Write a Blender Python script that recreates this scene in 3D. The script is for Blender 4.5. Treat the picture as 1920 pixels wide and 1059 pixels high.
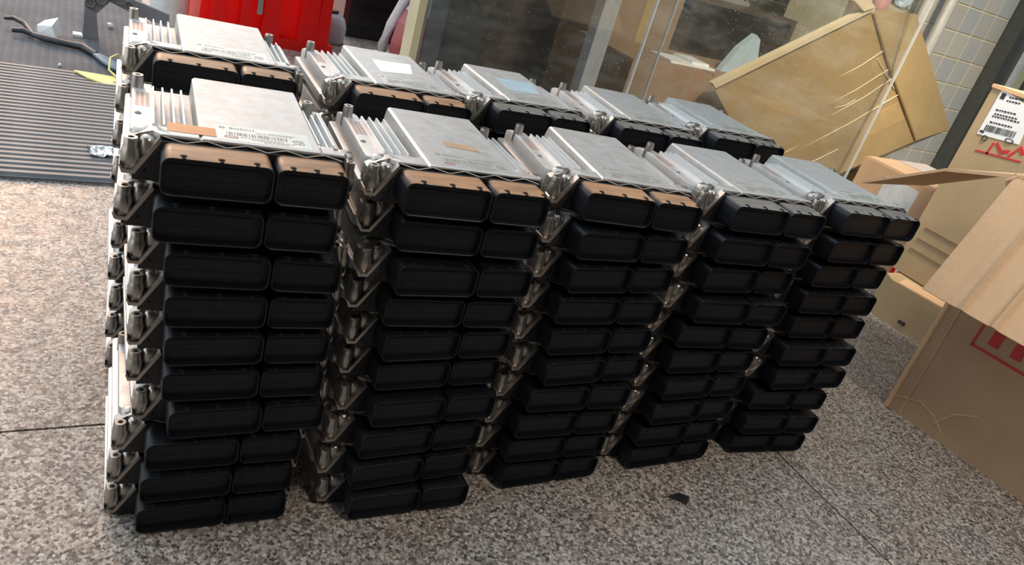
import bpy, bmesh, math, random
from mathutils import Matrix, Vector
random.seed(7)
S = bpy.context.scene
COL = S.collection
for o in list(bpy.data.objects): bpy.data.objects.remove(o)

# ------------------------------------------------------------------ camera
cam_d = bpy.data.cameras.new('camera'); cam = bpy.data.objects.new('camera', cam_d); COL.objects.link(cam)
R_, D_, F_ = (0.861866, -0.43205, 0.265554), (0.008416, -0.511379, -0.859314), (0.507066, 0.742849, -0.437104)
cam.matrix_world = Matrix(((R_[0], -D_[0], -F_[0], -0.0796), (R_[1], -D_[1], -F_[1], -0.70335),
                           (R_[2], -D_[2], -F_[2], 0.7815), (0, 0, 0, 1)))
cam_d.sensor_width = 36; cam_d.lens = 1421.574 / 1920 * 36; cam_d.clip_start = .02
S.camera = cam

# ------------------------------------------------------------------ world, lamps, exposure
w = bpy.data.worlds.new('overcast'); S.world = w; w.use_nodes = True
nt = w.node_tree; bg = nt.nodes['Background']
geo = nt.nodes.new('ShaderNodeTexCoord'); sep = nt.nodes.new('ShaderNodeSeparateXYZ')
rmp = nt.nodes.new('ShaderNodeValToRGB')
nt.links.new(geo.outputs['Generated'], sep.inputs[0]); nt.links.new(sep.outputs['Z'], rmp.inputs[0])
e = rmp.color_ramp.elements
e[0].position = 0.0; e[0].color = (.80, .82, .80, 1)
e[1].position = .9; e[1].color = (.72, .86, 1, 1)
nt.links.new(rmp.outputs[0], bg.inputs[0]); bg.inputs[1].default_value = 1.8

def lamp(name, kind, loc, target, energy, color, **kw):
    d = bpy.data.lights.new(name, kind); d.energy = energy; d.color = color
    for k, v in kw.items(): setattr(d, k, v)
    o = bpy.data.objects.new(name, d); COL.objects.link(o); o.location = loc
    o.rotation_euler = (Vector(target) - Vector(loc)).to_track_quat('-Z', 'Y').to_euler()
    return o
# low warm sun through haze, from behind the stacks
lamp('low_sun', 'SUN', (-.8, 6, 2.95), (0, 0, .2), 1.45, (1, .60, .36), angle=math.radians(16))
# small shop lamp high on the camera side
lamp('shop_lamp', 'AREA', (.9, -1.3, 2.1), (1.3, .1, 0), 19, (1, .90, .78), size=.25)
lamp('added_fill', 'AREA', (1.7, -.1, 2.2), (2.5, 1.2, .5), 16, (1, .88, .70), size=.3, spread=math.radians(75))  # unseen fill light added to brighten the tilted carton, pillar and boxes
S.view_settings.view_transform = 'Standard'; S.view_settings.look = 'None'
S.view_settings.gamma = 1; S.view_settings.use_curve_mapping = False
S.view_settings.exposure = 0.14

# ------------------------------------------------------------------ materials
class N:
    def __init__(s, name):
        s.m = bpy.data.materials.new(name); s.m.use_nodes = True; s.t = s.m.node_tree
        s.b = s.t.nodes['Principled BSDF']; s.out = s.t.nodes['Material Output']
        s.tc = s.t.nodes.new('ShaderNodeTexCoord')
    def new(s, k, **kw):
        n = s.t.nodes.new(k)
        for a, v in kw.items(): setattr(n, a, v)
        return n
    def link(s, a, b): s.t.links.new(a, b)
    def set(s, **kw):
        for k, v in kw.items(): s.b.inputs[k.replace('_', ' ')].default_value = v
        return s
    def coord(s, scale=(1, 1, 1), kind='Object'):
        mp = s.new('ShaderNodeMapping'); s.link(s.tc.outputs[kind], mp.inputs[0]); mp.inputs['Scale'].default_value = scale
        return mp.outputs[0]
    def noise(s, scale, detail=4, rough=.6, co=None, kind='Object'):
        n = s.new('ShaderNodeTexNoise'); n.inputs['Scale'].default_value = scale
        n.inputs['Detail'].default_value = detail; n.inputs['Roughness'].default_value = rough
        s.link(co if co is not None else s.tc.outputs[kind], n.inputs['Vector']); return n.outputs['Fac']
    def ramp(s, fac, stops, interp='LINEAR'):
        r = s.new('ShaderNodeValToRGB'); s.link(fac, r.inputs[0]); cr = r.color_ramp; cr.interpolation = interp
        while len(cr.elements) < len(stops): cr.elements.new(.5)
        for el, (p, c) in zip(cr.elements, stops):
            el.position = p; el.color = (*c, 1) if not isinstance(c, (int, float)) else (c, c, c, 1)
        return r.outputs[0]
    def mix(s, fac, a, b, mode='MIX'):
        m = s.new('ShaderNodeMix', data_type='RGBA', blend_type=mode)
        for sock, v in ((m.inputs['Factor'], fac), (m.inputs['A'], a), (m.inputs['B'], b)):
            if isinstance(v, (int, float)): sock.default_value = v
            elif isinstance(v, tuple): sock.default_value = (*v, 1)
            else: s.link(v, sock)
        return m.outputs['Result']
    def color(s, sock): s.link(sock, s.b.inputs['Base Color']); return s
    def rough(s, sock): s.link(sock, s.b.inputs['Roughness']); return s
    def bump(s, sock, strength=.3, dist=.001):
        b = s.new('ShaderNodeBump'); b.inputs['Strength'].default_value = strength; b.inputs['Distance'].default_value = dist
        s.link(sock, b.inputs['Height']); s.link(b.outputs[0], s.b.inputs['Normal']); return s

def plain(name, c, rough=.5, metal=0, var=.12, scale=30, bump=0):
    n = N(name).set(Roughness=rough, Metallic=metal)
    f = n.noise(scale)
    n.color(n.ramp(f, [(.25, tuple(v * (1 - var) for v in c)), (.75, tuple(min(1, v * (1 + var)) for v in c))]))
    if bump: n.bump(n.noise(scale * 6), bump, .0006)
    return n.m

def alu(name, tint, rough, metal=.72):
    n = N(name).set(Metallic=metal)
    f = n.noise(16, 5, .65); g = n.noise(70, 4, .7)
    base = n.ramp(f, [(.32, tuple(v * .86 for v in tint)), (.62, tint)])
    warm = n.mix(n.ramp(g, [(.42, 0.0), (.72, .6)]), base, (.50, .42, .32))
    n.color(warm)
    n.rough(n.ramp(n.noise(45, 5, .7), [(.3, rough - .07), (.7, rough + .10)]))
    n.bump(n.noise(500, 2), .12, .0003)
    return n.m
M = {}
M['cast'] = alu('cast_aluminium', (.56, .57, .57), .54)
M['sheet'] = alu('rolled_aluminium', (.58, .60, .60), .36)
M['ear'] = alu('die_cast_ear', (.42, .40, .385), .33, .92)
M['fin'] = plain('fin_aluminium', (.84, .86, .86), .4, .5, .03)
M['plastic'] = plain('black_socket_plastic', (.0045, .0058, .0088), .42, 0, .3, 60)
M['plastic'].node_tree.nodes['Principled BSDF'].inputs['IOR'].default_value = 1.38
M['header'] = plain('black_header_plastic', (.014, .014, .016), .45, 0, .3, 60, .1)
def painted_sheen(name, film, lo, hi):  # film is reflected light painted into the colour of upward socket faces
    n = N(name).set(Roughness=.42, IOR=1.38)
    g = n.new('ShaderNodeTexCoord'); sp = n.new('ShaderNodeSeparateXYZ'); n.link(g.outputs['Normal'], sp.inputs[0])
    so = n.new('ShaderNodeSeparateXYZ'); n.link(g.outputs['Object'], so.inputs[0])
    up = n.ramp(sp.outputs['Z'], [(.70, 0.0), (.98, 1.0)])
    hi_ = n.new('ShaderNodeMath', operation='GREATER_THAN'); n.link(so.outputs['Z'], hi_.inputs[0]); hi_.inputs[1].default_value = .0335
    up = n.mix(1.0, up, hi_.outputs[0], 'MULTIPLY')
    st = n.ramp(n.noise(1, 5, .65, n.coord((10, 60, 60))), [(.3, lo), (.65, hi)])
    n.color(n.mix(n.mix(1.0, up, st, 'MULTIPLY'), (.007, .009, .013), film)); return n.m  # film is the painted reflection colour
M['painted_sheen'] = painted_sheen('painted_warm_sheen_plastic', (.52, .30, .165), .5, 1.0)  # warm reflection painted on the socket tops
M['painted_grey_sheen'] = painted_sheen('painted_grey_sheen_plastic', (.30, .28, .25), .4, .8)  # greyer reflection painted on the other socket tops
M['pin'] = plain('dark_pin_block', (.008, .009, .013), .5, 0, .5, 120)
M['hole'] = plain('dark_hole', (.004, .004, .004), .9)
M['rib'] = plain('pale_rib_edge', (.55, .50, .42), .45, 0)
M['sticker'] = plain('silver_sticker', (.58, .59, .55), .45, .6, .06, 80)
M['ink'] = plain('faded_ink', (.20, .20, .18), .6)
M['red_ink'] = plain('red_brown_ink', (.30, .10, .07), .6)
M['etch_red'] = plain('red_brown_etching', (.36, .24, .20), .5, .3)
M['orange_tape'] = plain('orange_paper_tape', (.62, .30, .13), .6)
M['brown_tape'] = plain('brown_paper_tape', (.40, .27, .16), .6)
M['paper'] = plain('white_paper', (.82, .84, .88), .6, 0, .03)
M['black_ink'] = plain('black_ink', (.03, .03, .035), .6)
M['red_print'] = plain('red_print', (.50, .035, .035), .6)
M['steel'] = plain('brushed_steel', (.62, .63, .62), .3, 1)
M['tubes'] = plain('satin_cream_tube', (.70, .69, .62), .3, .3)
M['dkgrey'] = plain('grey_cast_plastic', (.20, .20, .21), .5, 0, .2, 20, .2)
M['cable'] = plain('black_cable_sheath', (.035, .035, .042), .45, 0, .3, 40)
M['bluecable'] = plain('blue_grey_wire', (.16, .22, .27), .45)
M['yellow'] = plain('yellow_plastic', (.85, .78, .26), .45)
M['whiteplastic'] = plain('white_plastic', (.80, .81, .80), .4)
M['red'] = plain('red_plastic', (.95, .025, .02), .32, 0, .06, 6)
_n = M['red'].node_tree; _b = _n.nodes['Principled BSDF']; _t = _n.nodes.new('ShaderNodeBsdfTranslucent'); _m = _n.nodes.new('ShaderNodeMixShader')
_t.inputs[0].default_value = (.95, .03, .02, 1); _m.inputs[0].default_value = .5
_n.links.new(_b.outputs[0], _m.inputs[1]); _n.links.new(_t.outputs[0], _m.inputs[2]); _n.links.new(_m.outputs[0], _n.nodes['Material Output'].inputs[0])
M['maroon'] = plain('maroon_paint', (.10, .012, .018), .3)
M['blackpaint'] = plain('black_paint', (.012, .012, .014), .3)
M['greyshell'] = plain('pale_grey_shell', (.50, .52, .54), .4)
M['bluefilm'] = plain('blue_plastic_film', (.42, .54, .60), .3)
M['post'] = plain('cream_door_post', (.52, .46, .29), .45, 0, .1, 12)
M['jamb'] = plain('dark_grey_jamb', (.085, .090, .085), .4, .3)
M['slat'] = plain('cream_slat', (.58, .56, .38), .5)
M['wood'] = plain('dark_wood', (.085, .060, .045), .5, 0, .3, 14)
M['wall'] = plain('dark_slate_wall', (.06, .072, .078), .55, 0, .4, 5)
M['shade_panel'] = plain('dark_shade_panel', (.05, .055, .065), .8)
M['soffit'] = plain('soffit_board', (.10, .10, .10), .7)
M['foil'] = plain('crumpled_foil', (.75, .76, .76), .25, 1)

def granite():
    n = N('speckled_granite')
    c = n.coord(kind='Object')
    v = n.new('ShaderNodeTexVoronoi'); v.inputs['Scale'].default_value = 230; n.link(c, v.inputs['Vector'])
    v2 = n.new('ShaderNodeTexVoronoi'); v2.inputs['Scale'].default_value = 420; n.link(c, v2.inputs['Vector'])
    sp = n.new('ShaderNodeSeparateColor'); n.link(v.outputs['Color'], sp.inputs[0])
    sp2 = n.new('ShaderNodeSeparateColor'); n.link(v2.outputs['Color'], sp2.inputs[0])
    a = n.ramp(sp.outputs[0], [(.0, (.08, .07, .062)), (.16, (.18, .152, .135)), (.45, (.34, .30, .265)), (.8, (.53, .485, .44)), (1, (.66, .62, .57))])
    b = n.ramp(sp2.outputs[1], [(.0, .28), (.2, .75), (1, 1.12)])
    m = n.mix(1.0, a, b, 'MULTIPLY')
    patch = n.ramp(n.noise(4.5, 3, .6, c), [(.35, (.96, .97, .95)), (.65, (1.0, .90, .84))])
    m = n.mix(.8, m, patch, 'MULTIPLY')
    dirt = n.ramp(n.noise(13, 5, .7, c), [(.3, .74), (.6, 1.0)])
    m = n.mix(.6, m, dirt, 'MULTIPLY')
    n.color(m); n.rough(n.ramp(n.noise(30, 3, .6, c), [(.3, .38), (.7, .55)]))
    n.bump(n.noise(350, 3, .6, c), .12, .0006)
    return n.m
M['granite'] = granite()

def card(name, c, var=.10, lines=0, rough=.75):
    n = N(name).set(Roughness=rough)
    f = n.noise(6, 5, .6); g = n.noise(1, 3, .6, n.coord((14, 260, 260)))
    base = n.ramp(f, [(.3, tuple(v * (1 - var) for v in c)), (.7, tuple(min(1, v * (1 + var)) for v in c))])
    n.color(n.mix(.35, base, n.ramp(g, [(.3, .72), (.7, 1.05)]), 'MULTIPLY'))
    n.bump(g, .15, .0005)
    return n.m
M['card'] = card('brown_cardboard', (.45, .29, .175))
M['card_in'] = card('pale_cardboard', (.70, .45, .26))
M['card_yel'] = card('yellow_cardboard', (.45, .33, .19), rough=.5)
M['card_tape'] = card('taped_cardboard', (.38, .27, .13), rough=.28)
M['card_edge'] = card('pale_card_edge', (.66, .54, .34))
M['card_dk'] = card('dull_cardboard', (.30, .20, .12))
M['tape'] = plain('clear_tape', (.45, .32, .15), .14)
M['crease'] = plain('shiny_tape_crease', (.72, .62, .40), .2)

def rubber():
    n = N('grey_rubber').set(Roughness=.55)
    f = n.noise(9, 5, .65)
    n.color(n.ramp(f, [(.3, (.13, .135, .14)), (.7, (.21, .215, .22))]))
    n.bump(n.noise(200, 2), .2, .001)
    return n.m
M['rubber'] = rubber()
def grooved():
    n = N('fine_grooved_rubber').set(Roughness=.75, Specular_IOR_Level=.2)
    f = n.noise(6, 5, .65); wv = n.new('ShaderNodeTexWave'); wv.bands_direction = 'X'
    wv.inputs['Scale'].default_value = 14; wv.inputs['Distortion'].default_value = .6
    n.link(n.tc.outputs['Object'], wv.inputs['Vector'])
    n.color(n.mix(.35, n.ramp(f, [(.3, (.085, .088, .095)), (.7, (.15, .153, .16))]), n.ramp(wv.outputs['Fac'], [(.0, .55), (.25, 1.0)]), 'MULTIPLY'))
    n.bump(wv.outputs['Fac'], .35, .002)
    return n.m
M['grooved'] = grooved()
def tile():
    n = N('grey_wall_tile').set(Roughness=.18)
    oi = n.new('ShaderNodeObjectInfo')
    n.color(n.ramp(oi.outputs['Random'], [(.0, (.46, .45, .40)), (.5, (.54, .51, .44)), (1, (.44, .46, .45))]))
    return n.m
M['tile'] = tile()
M['grout'] = plain('cream_grout', (.80, .73, .50), .8)
def glass():
    n = N('dusty_glass'); n.t.nodes.remove(n.b)
    tr = n.new('ShaderNodeBsdfTransparent'); tr.inputs[0].default_value = (.93, .93, .92, 1)
    gl = n.new('ShaderNodeBsdfGlossy'); gl.inputs['Roughness'].default_value = .02; gl.inputs[0].default_value = (.95, 1, .98, 1)
    lw = n.new('ShaderNodeLayerWeight'); lw.inputs[0].default_value = .5
    pw = n.new('ShaderNodeMath', operation='POWER'); n.link(lw.outputs['Facing'], pw.inputs[0]); pw.inputs[1].default_value = 5
    fr = n.new('ShaderNodeMath', operation='MULTIPLY_ADD'); n.link(pw.outputs[0], fr.inputs[0]); fr.inputs[1].default_value = .9; fr.inputs[2].default_value = .035
    mx = n.new('ShaderNodeMixShader'); n.link(fr.outputs[0], mx.inputs[0]); n.link(tr.outputs[0], mx.inputs[1]); n.link(gl.outputs[0], mx.inputs[2])
    df = n.new('ShaderNodeBsdfDiffuse'); df.inputs[0].default_value = (.56, .62, .61, 1)
    smear = n.ramp(n.noise(1, 6, .72, n.coord((5, 5, 14))), [(.44, 0.0), (.85, .12)])
    v = n.new('ShaderNodeTexVoronoi'); v.inputs['Scale'].default_value = 60; n.link(n.tc.outputs['Object'], v.inputs['Vector'])
    speck = n.ramp(v.outputs['Distance'], [(.04, .7), (.11, 0.0)])
    gate = n.ramp(n.noise(9, 3, .6), [(.44, 0.0), (.56, 1.0)])
    dust = n.mix(1.0, smear, n.mix(1.0, speck, gate, 'MULTIPLY'), 'ADD')
    dust = n.mix(1.0, dust, (.022, .022, .022), 'ADD')
    m2 = n.new('ShaderNodeMixShader'); n.link(dust, m2.inputs[0]); n.link(mx.outputs[0], m2.inputs[1]); n.link(df.outputs[0], m2.inputs[2])
    n.link(m2.outputs[0], n.out.inputs[0])
    return n.m
M['glass'] = glass()

# ------------------------------------------------------------------ mesh helpers
def box(bm, a, b, mt=None):
    xs, ys, zs = (a[0], b[0]), (a[1], b[1]), (a[2], b[2])
    v = [bm.verts.new((xs[i], ys[j], zs[k])) for i in (0, 1) for j in (0, 1) for k in (0, 1)]
    for f in ((0, 1, 3, 2), (4, 6, 7, 5), (0, 4, 5, 1), (2, 3, 7, 6), (0, 2, 6, 4), (1, 5, 7, 3)):
        bm.faces.new([v[i] for i in f])
    return v
def hexa(bm, p):   # p: 8 corners ordered front quad (4, ccw) then back quad (4)
    v = [bm.verts.new(q) for q in p]
    for f in ((0, 1, 2, 3), (7, 6, 5, 4), (0, 4, 5, 1), (1, 5, 6, 2), (2, 6, 7, 3), (3, 7, 4, 0)):
        bm.faces.new([v[i] for i in f])
def prism(bm, poly, y0, y1, axis='y'):
    def P(u, v, t): return (u, t, v) if axis == 'y' else ((t, u, v) if axis == 'x' else (u, v, t))
    a = [bm.verts.new(P(u, v, y0)) for u, v in poly]; b = [bm.verts.new(P(u, v, y1)) for u, v in poly]
    n = len(poly); bm.faces.new(a); bm.faces.new(b[::-1])
    for i in range(n): bm.faces.new((a[i], b[i], b[(i + 1) % n], a[(i + 1) % n]))
def lathe(bm, c, prof, n=14, caps=True):
    rings = [[bm.verts.new((c[0] + r * math.cos(2 * math.pi * i / n), c[1] + r * math.sin(2 * math.pi * i / n), c[2] + z)) for i in range(n)] for r, z in prof]
    for A, B in zip(rings, rings[1:]):
        for i in range(n): bm.faces.new((A[i], A[(i + 1) % n], B[(i + 1) % n], B[i]))
    if caps: bm.faces.new(rings[0][::-1]); bm.faces.new(rings[-1])
def rrect(x0, x1, z0, z1, r, n=5):
    pts = []
    for cx, cz, a0 in ((x1 - r, z1 - r, 0), (x0 + r, z1 - r, 90), (x0 + r, z0 + r, 180), (x1 - r, z0 + r, 270)):
        for i in range(n + 1):
            a = math.radians(a0 + 90 * i / n); pts.append((cx + r * math.cos(a), cz + r * math.sin(a)))
    return pts
def tube(bm, pts, rad, n=8):
    pts = [Vector(p) for p in pts]; rings = []
    for i, p in enumerate(pts):
        t = (pts[min(i + 1, len(pts) - 1)] - pts[max(i - 1, 0)]).normalized()
        u = t.cross(Vector((0, 0, 1)));
        if u.length < .01: u = t.cross(Vector((1, 0, 0)))
        u.normalize(); vv = t.cross(u); r = rad[i] if isinstance(rad, (list, tuple)) else rad
        rings.append([bm.verts.new(p + r * (u * math.cos(2 * math.pi * k / n) + vv * math.sin(2 * math.pi * k / n))) for k in range(n)])
    for A, B in zip(rings, rings[1:]):
        for k in range(n): bm.faces.new((A[k], A[(k + 1) % n], B[(k + 1) % n], B[k]))
    bm.faces.new(rings[0][::-1]); bm.faces.new(rings[-1])
def mesh(name, bm, mat, smooth=None, bevel=0):
    if bevel:
        ed = [e for e in bm.edges if len(e.link_faces) == 2 and e.calc_face_angle(0) > .6]
        bmesh.ops.bevel(bm, geom=ed, offset=bevel, segments=2, affect='EDGES', profile=.6, clamp_overlap=True)
    bmesh.ops.recalc_face_normals(bm, faces=bm.faces)
    me = bpy.data.meshes.new(name); bm.to_mesh(me); bm.free()
    me.materials.append(M[mat])
    if smooth:
        me.polygons.foreach_set('use_smooth', [True] * len(me.polygons))
        me.set_sharp_from_angle(angle=math.radians(smooth))
    return me
def ob(name, me, parent=None, loc=None, rot=None):
    o = bpy.data.objects.new(name, me); COL.objects.link(o)
    if parent: o.parent = parent
    if loc: o.location = loc
    if rot: o.rotation_euler = rot
    return o
def tag(o, label, cat, group=None):
    o['label'] = label; o['category'] = cat
    if group: o['group'] = group
    return o
def thing(name, label, cat, loc=(0, 0, 0), rz=0, group=None):
    o = bpy.data.objects.new(name, None); COL.objects.link(o); o.location = loc; o.rotation_euler = (0, 0, rz)
    o.empty_display_size = .02
    return tag(o, label, cat, group)
def struct(name, me=None, parent=None):
    o = ob(name, me, parent); o['kind'] = 'structure'; return o
def boxmesh(name, a, b, mat, bevel=0):
    bm = bmesh.new(); box(bm, a, b); return mesh(name, bm, mat, 40 if bevel else None, bevel)
def textmesh(name, s, size, mat, depth=.0001):
    cu = bpy.data.curves.new(name, 'FONT'); cu.body = s; cu.size = size; cu.extrude = depth
    t = bpy.data.objects.new(name, cu); COL.objects.link(t)
    me = bpy.data.meshes.new_from_object(t); bpy.data.objects.remove(t)
    me.name = name; me.materials.clear(); me.materials.append(M[mat]); return me

# ------------------------------------------------------------------ setting: floor, walls, added shade panels
floor = struct('floor', boxmesh('floor', (-4, -3, -.06), (6, 8, -.012), 'grout'))
floor.data.materials[0] = M['hole']
slab_rows = [(-3, -1.375), (-1.375, -.575), (-.575, .2250), (.2250, 1.025), (1.025, 1.825), (1.825, 2.625), (2.625, 3.425), (3.425, 5.0), (5.0, 8)]
slab_cols = [(-4, -1.7), (-1.7, -.30), (-.30, 1.10), (1.10, 2.5), (2.5, 3.9), (3.9, 6)]
G = .0020
for ci, (xa, xb) in enumerate(slab_cols):
    for (y0, y1) in (slab_rows if ci < 3 else [(-3, -2.2), (-2.2, -.78), (-.78, .64), (.64, 2.06), (2.06, 3.48), (3.48, 8)]):
        bm = bmesh.new(); box(bm, (xa + G, y0 + G, -.03), (xb - G, y1 - G, 0))
        ob('paving_slab', mesh('paving_slab', bm, 'granite'), floor)
struct('shade_ceiling', boxmesh('shade_ceiling', (-4, -3, 2.25), (6, -.25, 2.35), 'soffit'))  # unseen slab added to shade the camera side
struct('trim_9', boxmesh('trim_9', (.7, 1.2, 2.45), (6, 2.78, 2.55), 'soffit'))
struct('shade_wall_rear', boxmesh('shade_wall_rear', (-4, -3.1, 0), (6, -3, 3.2), 'shade_panel'))  # unseen dark wall added to block sky behind the camera
struct('shade_wall_right', boxmesh('shade_wall_right', (6, -3.1, 0), (6.1, 4, 3.2), 'shade_panel'))  # also added out of view, closing off sky on the right
# shop interior behind the glass
bm = bmesh.new(); prism(bm, [(.755, 1.27), (1.64, 2.75), (1.68, 2.72), (.795, 1.25)], 0, 2.45, 'z')
struct('wall_left', mesh('wall_left', bm, 'wall'))
struct('wall_back', boxmesh('wall_back', (1.45, 2.7, 0), (6, 2.78, 2.45), 'wood'))
# dark fascia over the glass
struct('trim_1', boxmesh('trim_1', (.66, 1.12, 1.95), (3.1, 1.2, 2.45), 'jamb'))

# glass front: cream post, two glass leaves
struct('trim_2', boxmesh('trim_2', (.670, 1.145, 0), (.690, 1.21, 2.0), 'post', .003))
struct('trim_3', boxmesh('trim_3', (.690, 1.155, 0), (.702, 1.20, 2.0), 'steel'))
w1 = struct('window_1', boxmesh('window_1', (.702, 1.184, .012), (1.48, 1.192, 1.95), 'glass'))
w2 = struct('window_2', boxmesh('window_2', (1.380, 1.146, .012), (2.548, 1.154, 1.95), 'glass'))
for wnd, x, y in ((w1, 1.48, 1.184), (w2, 1.380, 1.146), (w2, 2.546, 1.146)):
    ob('pane_edge', boxmesh('pane_edge', (x - .001, y - .0005, .012), (x + .003, y + .0085, 1.95), 'greyshell'), wnd)
struct('baseboard_front', boxmesh('baseboard_front', (.702, 1.14, 0), (2.56, 1.20, .012), 'steel'))

# tiled pillar
pil = struct('wall_pillar', boxmesh('wall_pillar', (3.10, 1.60, 0), (3.79, 2.3, 2.45), 'grout'))
T = .113
tm = boxmesh('tile', (.004, -.004, .004), (T - .004, .006, T - .004), 'tile', .001)
for i in range(6):
    for k in range(15):
        ob('tile', tm, pil, (3.112 + i * T, 1.60, -.02 + k * T + .02))
struct('trim_4', boxmesh('trim_4', (3.79, 1.52, 0), (3.93, 2.2, 2.45), 'jamb', .004))
struct('trim_5', boxmesh('trim_5', (3.90, 1.50, 0), (3.925, 1.52, 2.45), 'greyshell', .002))
sl = struct('wall_slats', boxmesh('wall_slats', (3.94, 1.72, 0), (6, 1.8, 2.45), 'jamb'))
slm = boxmesh('slat', (0, 0, 0), (.075, .02, 2.45), 'slat', .004)
for i in range(12): ob('slat', slm, sl, (3.97 + i * .16, 1.70, 0))
bm = bmesh.new(); tube(bm, [(3.02, 1.5, 0), (3.02, 1.5, 2.45)], .022, 12)
struct('trim_6', mesh('trim_6', bm, 'tubes', 40))
bm = bmesh.new(); tube(bm, [(3.165, 1.5, 0), (3.165, 1.5, 2.45)], .024, 12)
struct('trim_7', mesh('trim_7', bm, 'tubes', 40))

# ------------------------------------------------------------------ control units (all lengths mm, scaled)
mm = .001
H, W = 39.3, 175.0
def scaled(bm): bmesh.ops.scale(bm, vec=(mm, mm, mm), verts=bm.verts); return bm

def housing_mesh():
    bm = bmesh.new()
    st = [  # y, xl, xr, floor, shoulder, plateau, bottom
        (42.4, -1, 176, 42.8, 42.8, 42.8, 42.1), (42.6, -1, 176, 44.2, 44.2, 44.2, 42.1), (43.4, -.5, 176, 44.7, 44.7, 44.7, 42.1), (44.9, -1, 176, 44.8, 44.6, 44.8, 42.1), (45.0, -1, 176, 44.8, 44.6, 44.8, 7),
        (62, -12, 181, 44.8, 41.5, 44.8, 7), (70, -21, 184, 41, 36, 44.8, 7), (80, -27, 187, 32, 33.8, 44.8, 7), (94, -27, 187, 23, 33, 44.8, 7), (206, -27, 187, 21, 33, 44.8, 7),
        (222, -27, 187, 21, 32, 44.8, 7), (239, -27, 187, 21, 29, 44.8, 7), (242, -27, 187, 21, 27, 39, 7), (247, -27, 187, 20, 26, 26, 7)]
    rows = []
    for y, xl, xr, fl, sh, pl, bt in st:
        a = max(-7, xl + 9) if xl > -20 else -7
        g = sh if xl > -20 else fl + (sh - fl) * .3
        xs = [(xl, bt), (xl, max(bt + .1, sh - 2.2)), (xl + .7, sh - .5), (xl + 2.2, sh), (a, sh), (a + 1.0, fl), (33.5, fl), (34.8, pl - 2.2), (37.6, pl),
              (150.2, pl), (152.4, pl - 2.2), (153.5 if y > 64 else 153, fl), (xr - 10 if y > 64 else 166, fl), (xr - 9 if y > 64 else 167, g), (xr - 1, g), (xr, max(bt + .1, g - 2)), (xr, bt)]
        rows.append([bm.verts.new((x, y, min(z, pl) if y < 45 else z)) for x, z in xs])
    n = len(rows[0])
    for A, B in zip(rows, rows[1:]):
        for i in range(n): bm.faces.new((A[i], A[(i + 1) % n], B[(i + 1) % n], B[i]))
    bm.faces.new(rows[0]); bm.faces.new(rows[-1][::-1])
    return mesh('housing', scaled(bm), 'cast', 35)
def base_mesh():
    bm = bmesh.new()
    prism(bm, [(-33.5, 70), (-33.5, 256), (-30, 260), (186, 260), (189, 256), (189, 60), (180, 44.5), (-4, 44.5)], -3.9, 9, 'z')
    return mesh('base_plate', scaled(bm), 'sheet', 40, .0018)
def conn_mesh(name, x0, x1):
    bm = bmesh.new(); r = 9.5
    def ring(y, ins, rr): return [bm.verts.new((x, y, z)) for x, z in rrect(x0 + ins, x1 - ins, ins, H - ins, rr)]
    rs = [ring(38.6, .2, r), ring(1.0, 0, r), ring(.1, .5, r - .4), ring(0, 1.0, r - .8), ring(.6, 1.9, r - 1.6), ring(7.5, 2.2, r - 1.8)]
    n = len(rs[0])
    for A, B in zip(rs, rs[1:]):
        for i in range(n): bm.faces.new((A[i], A[(i + 1) % n], B[(i + 1) % n], B[i]))
    bm.faces.new(rs[-1]); bm.faces.new(rs[0])
    return mesh(name, scaled(bm), 'plastic', 40)
def pin_mesh(x0, x1):
    bm = bmesh.new()
    box(bm, (x0 + 9, 7.0, 8), (x1 - 9, 8, 17)); box(bm, (x0 + 9, 7.0, 22), (x1 - 9, 8, 31))
    return mesh('pin_block', scaled(bm), 'plastic', None, .0006)
def tab_mesh():
    bm = bmesh.new()
    box(bm, (-1.6, -.6, -.8), (1.6, 5.0, .5)); box(bm, (-2.8, 4.2, -.6), (2.8, 7.4, .7)); box(bm, (-1.0, 3, .3), (1.0, 6.4, 1.3))
    return mesh('key_tab', scaled(bm), 'hole')
def header_mesh():
    bm = bmesh.new()
    prism(bm, [(-23, -2.5), (-23, 3), (-2.7, 39), (177, 39), (187, 5), (187, -2.5)], 38, 41.5)
    prism(bm, [(-3, 28), (-3, 39), (-1, 42), (176, 42), (178, 39), (178, 28)], 43, 44.8)
    prism(bm, [(-6, -2.5), (-6, 33), (-2, 39.8), (175, 39.8), (178, 33), (178, -2.5)], 36.2, 38.4)
    return mesh('header_plate', scaled(bm), 'header', None, .0006)
def hole_mesh():
    bm = bmesh.new(); prism(bm, [(1.7 * math.cos(a * .7854), 1.7 * math.sin(a * .7854)) for a in range(8)], 36.1, 36.6)
    return mesh('screw_hole', scaled(bm), 'hole')
def rib_mesh():
    bm = bmesh.new(); n = 9; xs = [2 + i * 171 / n for i in range(n + 1)]
    pts = [(x, 38.2, 39.6) if i % 2 else (x, 42.2, 42.6) for i, x in enumerate(xs)]
    for i, (a, b) in enumerate(zip(pts, pts[1:])):
        tube(bm, [a, b], .5, 4)
    return mesh('truss_rib', scaled(bm), 'rib')
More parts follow.
